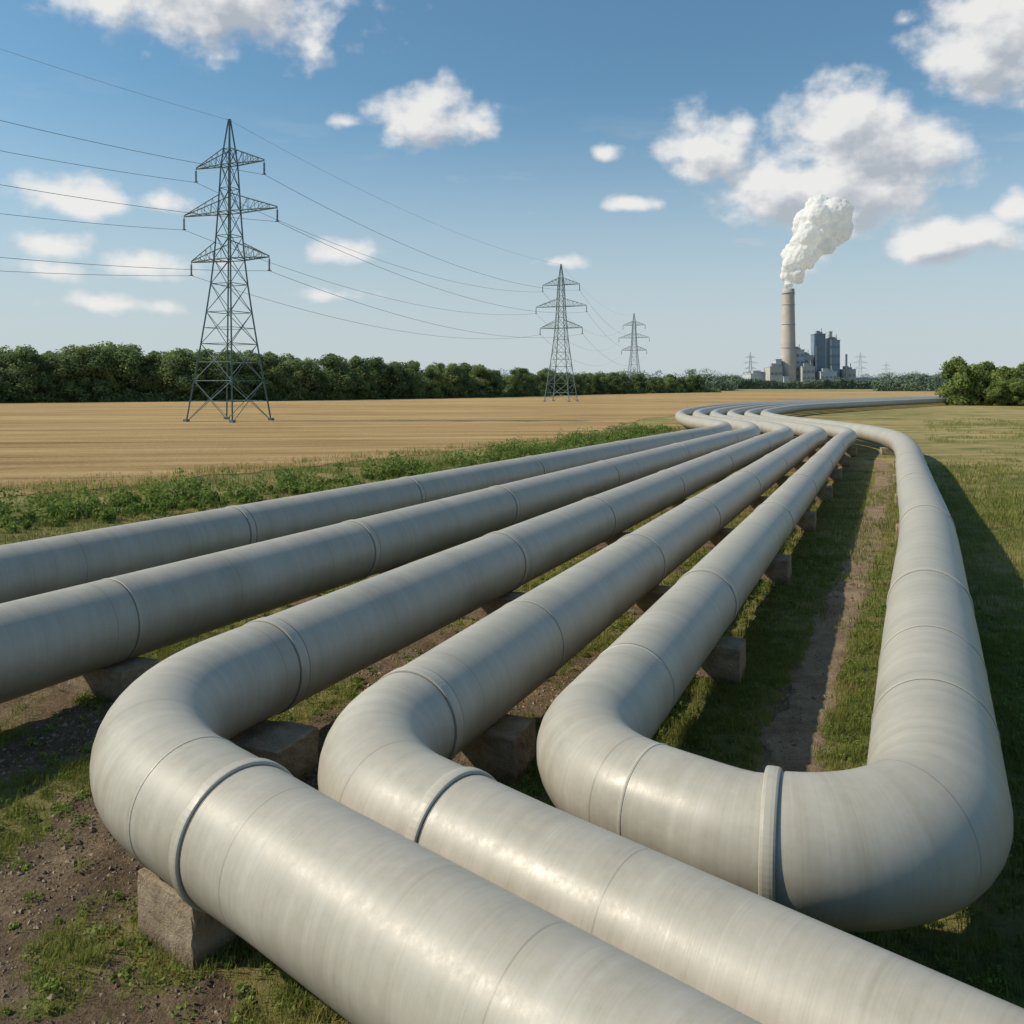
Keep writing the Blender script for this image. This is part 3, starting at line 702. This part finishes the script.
building(172,192,712,14,7,W_BEIGE,"small low beige shed near the works",1,False)
for x in (229.2,246.8,271.5):
    e=MB(); hs=34 if x!=271.5 else 27; e.lathe([(0.8,0),(0.8,hs),(.5,hs+1)],12); o_=obj("flue_stack",e.mesh("flue_stack",W_BAND,True),(x,698.3,0)); top(o_,"slim grey steel flue beside the boiler house","flue stack","slim flues")
e=empty("industrial_chimney",(225,700,0)); top(e,"tall tapering concrete chimney giving off white steam","chimney")
mb=MB(); mb.lathe([(6.4,0),(6.0,15),(5.4,40),(4.9,65),(4.75,78),(4.75,80.9),(4.0,80.9),(4.0,78)],48,cap=False); obj("shaft",mb.mesh("shaft",W_CHIM,True),parent=e)
for z,hh in((77.5,2.0),(68,.7),(52,.7),(33,.7)):
    r=float(np.interp(z,[0,15,40,65,78],[6.4,6.0,5.4,4.9,4.75]))+.25
    mb=MB(); mb.lathe([(r-.4,z-hh/2),(r,z-hh/2),(r,z+hh/2),(r-.4,z+hh/2)],48,cap=False); obj("platform_band",mb.mesh("platform_band",W_BAND,True),parent=e)
# steam plume
random.seed(9); bm=bmesh.new()
ctr=[(225.3,83.5,4.4),(227.5,91,8),(231,99,11.5),(237,108,14.5),(244,117,18),(250,126,20.5),(254,134,22),(257,142,22)]
for i in range(len(ctr)-1):
    a=ctr[i];c=ctr[i+1]
    for k in range(13):
        t=random.random(); R=a[2]+(c[2]-a[2])*t; off=.0 if i==0 and k<3 else .6
        p=Vector((a[0]+(c[0]-a[0])*t+random.uniform(-1,1)*R*off,700+random.uniform(-1,1)*R*off,a[1]+(c[1]-a[1])*t+random.uniform(-1,1)*R*off*.5))
        bmesh.ops.create_icosphere(bm,subdivisions=3,radius=R*random.uniform(.34,.56),matrix=Matrix.Translation(p-Vector((225,700,81))))
me=bpy.data.meshes.new("steam_plume"); bm.to_mesh(me); bm.free()
m,nt,b,o=newmat("white_steam"); b.inputs['Base Color'].default_value=(.92,.92,.92,1); b.inputs['Roughness'].default_value=1; b.inputs['Specular IOR Level'].default_value=0
tr=N(nt,'ShaderNodeBsdfTranslucent'); tr.inputs[0].default_value=(.97,.97,.97,1); mx=N(nt,'ShaderNodeMixShader'); mx.inputs[0].default_value=.5; L(nt,b.outputs[0],mx.inputs[1]); L(nt,tr.outputs[0],mx.inputs[2]); L(nt,mx.outputs[0],o.inputs[0])
me.materials.append(m); o_=obj("steam_plume",me,(225,700,81)); top(o_,"billowing white steam rising from the chimney","steam")
md=o_.modifiers.new("r",'REMESH'); md.mode='VOXEL'; md.voxel_size=.8; md.use_smooth_shade=True
md=o_.modifiers.new("s",'SMOOTH'); md.factor=.6; md.iterations=4
for sc_,stg in((7,4.0),(3.0,1.6)):
    tx=bpy.data.textures.new("puff",'CLOUDS'); tx.noise_scale=sc_; tx.noise_depth=2
    md=o_.modifiers.new("d",'DISPLACE'); md.texture=tx; md.strength=stg; md.mid_level=.5; md.texture_coords='LOCAL'

# ------------------------------------------------------------------ world
EL=math.radians(39); SUNH=unit((-.99,-.02)); AZ=math.atan2(SUNH[0],SUNH[1])
w=bpy.data.worlds.new("World"); scene.world=w; w.use_nodes=True; nt=w.node_tree
try:
    w.cycles.sampling_method='MANUAL'; w.cycles.sample_map_resolution=256
except Exception: pass
for n in list(nt.nodes): nt.nodes.remove(n)
def px2(px,py):
    az=math.atan((px-512)/860); return az,math.atan((383-py)/860*math.cos(az))
BIG=[(205,-6,150,64,1),(433,120,54,32,1),(708,150,48,36,1),(1000,45,85,66,1),(948,243,66,25,1),(840,125,50,40,1.1),(902,150,52,40,1.1),(862,155,68,50,1.2),(790,197,70,30,1.12),(848,190,80,44,1.2)]
SMALL=[(110,-14,70,45,1),(740,128,20,16,.8),(62,198,60,24,.95),(58,247,40,18,.85),(162,203,32,20,.75),(1018,208,22,22,1),(603,154,18,12,.8),(628,204,38,11,.7),(145,268,66,24,.72),(350,252,44,20,.7),(345,122,36,14,.45),(50,272,80,20,.5),
 (832,216,46,30,1.15),(815,244,28,26,.85),(800,266,17,20,.7),(560,262,60,14,.35),(230,262,60,20,.35),(905,20,30,16,.4),(330,295,110,16,.35),(120,305,140,18,.45)]
def cloud_group(name,lst,det):
    g=bpy.data.node_groups.new(name,'ShaderNodeTree')
    g.interface.new_socket("az",in_out='INPUT',socket_type='NodeSocketFloat'); g.interface.new_socket("el",in_out='INPUT',socket_type='NodeSocketFloat'); g.interface.new_socket("d",in_out='OUTPUT',socket_type='NodeSocketFloat')
    gi=g.nodes.new('NodeGroupInput'); go=g.nodes.new('NodeGroupOutput'); az,el=gi.outputs[0],gi.outputs[1]
    cv=N(g,'ShaderNodeCombineXYZ'); L(g,az,cv.inputs[0]); L(g,M(g,'MULTIPLY',el,1.25),cv.inputs[1])
    nz=noise(g,cv.outputs[0],19,det,.53)
    acc=None
    for (x,y,a,b_,s) in lst:
        a0,e0=px2(x,y); aw=a*1.12/860*math.cos(a0)**2; ew=b_*1.12/860*math.cos(a0)
        du=M(g,'MULTIPLY_ADD',az,1/aw,-a0/aw); dv=M(g,'MULTIPLY_ADD',el,1/ew,-e0/ew)
        dv=M(g,'MAXIMUM',dv,M(g,'MULTIPLY',dv,-1.35))
        f_=M(g,'SUBTRACT',s,M(g,'SQRT',M(g,'MULTIPLY_ADD',du,du,M(g,'MULTIPLY',dv,dv))))
        acc=f_ if acc is None else M(g,'MAXIMUM',acc,f_)
    acc=M(g,'MAXIMUM',acc,-1.2)
    L(g,M(g,'MULTIPLY_ADD',acc,1.35,M(g,'MULTIPLY_ADD',nz,2.8,-1.31)),go.inputs[0]); return g
GA=cloud_group("CloudDensity",BIG+SMALL,7); GB=cloud_group("CloudDensityTowardSun",BIG,4)
tc=N(nt,'ShaderNodeTexCoord'); sx=N(nt,'ShaderNodeSeparateXYZ'); nm=N(nt,'ShaderNodeVectorMath',operation='NORMALIZE'); L(nt,tc.outputs['Generated'],nm.inputs[0]); L(nt,nm.outputs[0],sx.inputs[0])
az=M(nt,'ARCTAN2',sx.outputs[0],sx.outputs[1]); el=M(nt,'ARCSINE',sx.outputs[2])
g1=N(nt,'ShaderNodeGroup'); g1.node_tree=GA; L(nt,az,g1.inputs[0]); L(nt,el,g1.inputs[1])
g2=N(nt,'ShaderNodeGroup'); g2.node_tree=GB; L(nt,M(nt,'SUBTRACT',az,.012),g2.inputs[0]); L(nt,M(nt,'ADD',el,.018),g2.inputs[1])
mask=mr(nt,g1.outputs[0],-.15,.85,0,1,True)
lit=mr(nt,M(nt,'SUBTRACT',g1.outputs[0],g2.outputs[0]),-.5,.5,0,1)
thick=mr(nt,g2.outputs[0],.2,1.5,1,.10)
shade=M(nt,'ADD',M(nt,'MULTIPLY',lit,.5),M(nt,'MULTIPLY',thick,.5))
ccol=ramp(nt,shade,[(.12,(.44,.48,.53)),(.42,(.62,.64,.67)),(.80,(.86,.85,.83))])
sky=N(nt,'ShaderNodeTexSky'); sky.sky_type='NISHITA'; sky.sun_disc=False; sky.sun_elevation=EL; sky.sun_rotation=AZ; sky.air_density=1.0; sky.dust_density=.8; sky.ozone_density=1.2; sky.altitude=50
bs=N(nt,'ShaderNodeBackground'); bs.inputs[1].default_value=.115; L(nt,mixc(nt,1.0,sky.outputs[0],(.66,.98,1.03),'MULTIPLY'),bs.inputs[0])
bc=N(nt,'ShaderNodeBackground'); bc.inputs[1].default_value=1.0; L(nt,ccol,bc.inputs[0])
hv=N(nt,'ShaderNodeCombineXYZ'); L(nt,M(nt,'MULTIPLY',az,2.4),hv.inputs[0]); L(nt,M(nt,'MULTIPLY',el,10),hv.inputs[1])
vn=noise(nt,hv.outputs[0],2.0,7,.62)
veil=M(nt,'MULTIPLY',mr(nt,vn,.42,.66,0,.85),mr(nt,el,.10,.34,1,.0))
bh=N(nt,'ShaderNodeBackground'); bh.inputs[0].default_value=(.56,.62,.66,1)
haze=M(nt,'MAXIMUM',veil,mr(nt,el,.0,.34,.90,0.03,True))
m1=N(nt,'ShaderNodeMixShader'); L(nt,haze,m1.inputs[0]); L(nt,bs.outputs[0],m1.inputs[1]); L(nt,bh.outputs[0],m1.inputs[2])
m2=N(nt,'ShaderNodeMixShader'); L(nt,M(nt,'MULTIPLY',mask,.95),m2.inputs[0]); L(nt,m1.outputs[0],m2.inputs[1]); L(nt,bc.outputs[0],m2.inputs[2])
# clouds stand in the northern sector only; elsewhere the sky is clear
sector=M(nt,'MULTIPLY',M(nt,'LESS_THAN',M(nt,'ABSOLUTE',az),.80),M(nt,'LESS_THAN',M(nt,'ABSOLUTE',M(nt,'SUBTRACT',el,.3)),.31))
m3=N(nt,'ShaderNodeMixShader'); L(nt,sector,m3.inputs[0]); L(nt,m1.outputs[0],m3.inputs[1]); L(nt,m2.outputs[0],m3.inputs[2])
wo=N(nt,'ShaderNodeOutputWorld'); L(nt,m3.outputs[0],wo.inputs[0])

sl=bpy.data.lights.new("sun",'SUN'); sl.energy=4.3; sl.angle=math.radians(.8); sl.color=(1,.88,.71)
so=bpy.data.objects.new("sun",sl); link(so)
d=Vector((SUNH[0]*math.cos(EL),SUNH[1]*math.cos(EL),math.sin(EL))); so.rotation_euler=d.to_track_quat('Z','Y').to_euler(); so.location=(0,0,60)

cam=bpy.data.cameras.new("camera"); cam.sensor_width=36; cam.lens=860/1024*36; cam.shift_y=-129/1024; cam.clip_start=.1; cam.clip_end=9000
co=bpy.data.objects.new("camera",cam); link(co); co.location=(0,0,4.35); co.rotation_euler=(math.radians(90),0,0); scene.camera=co
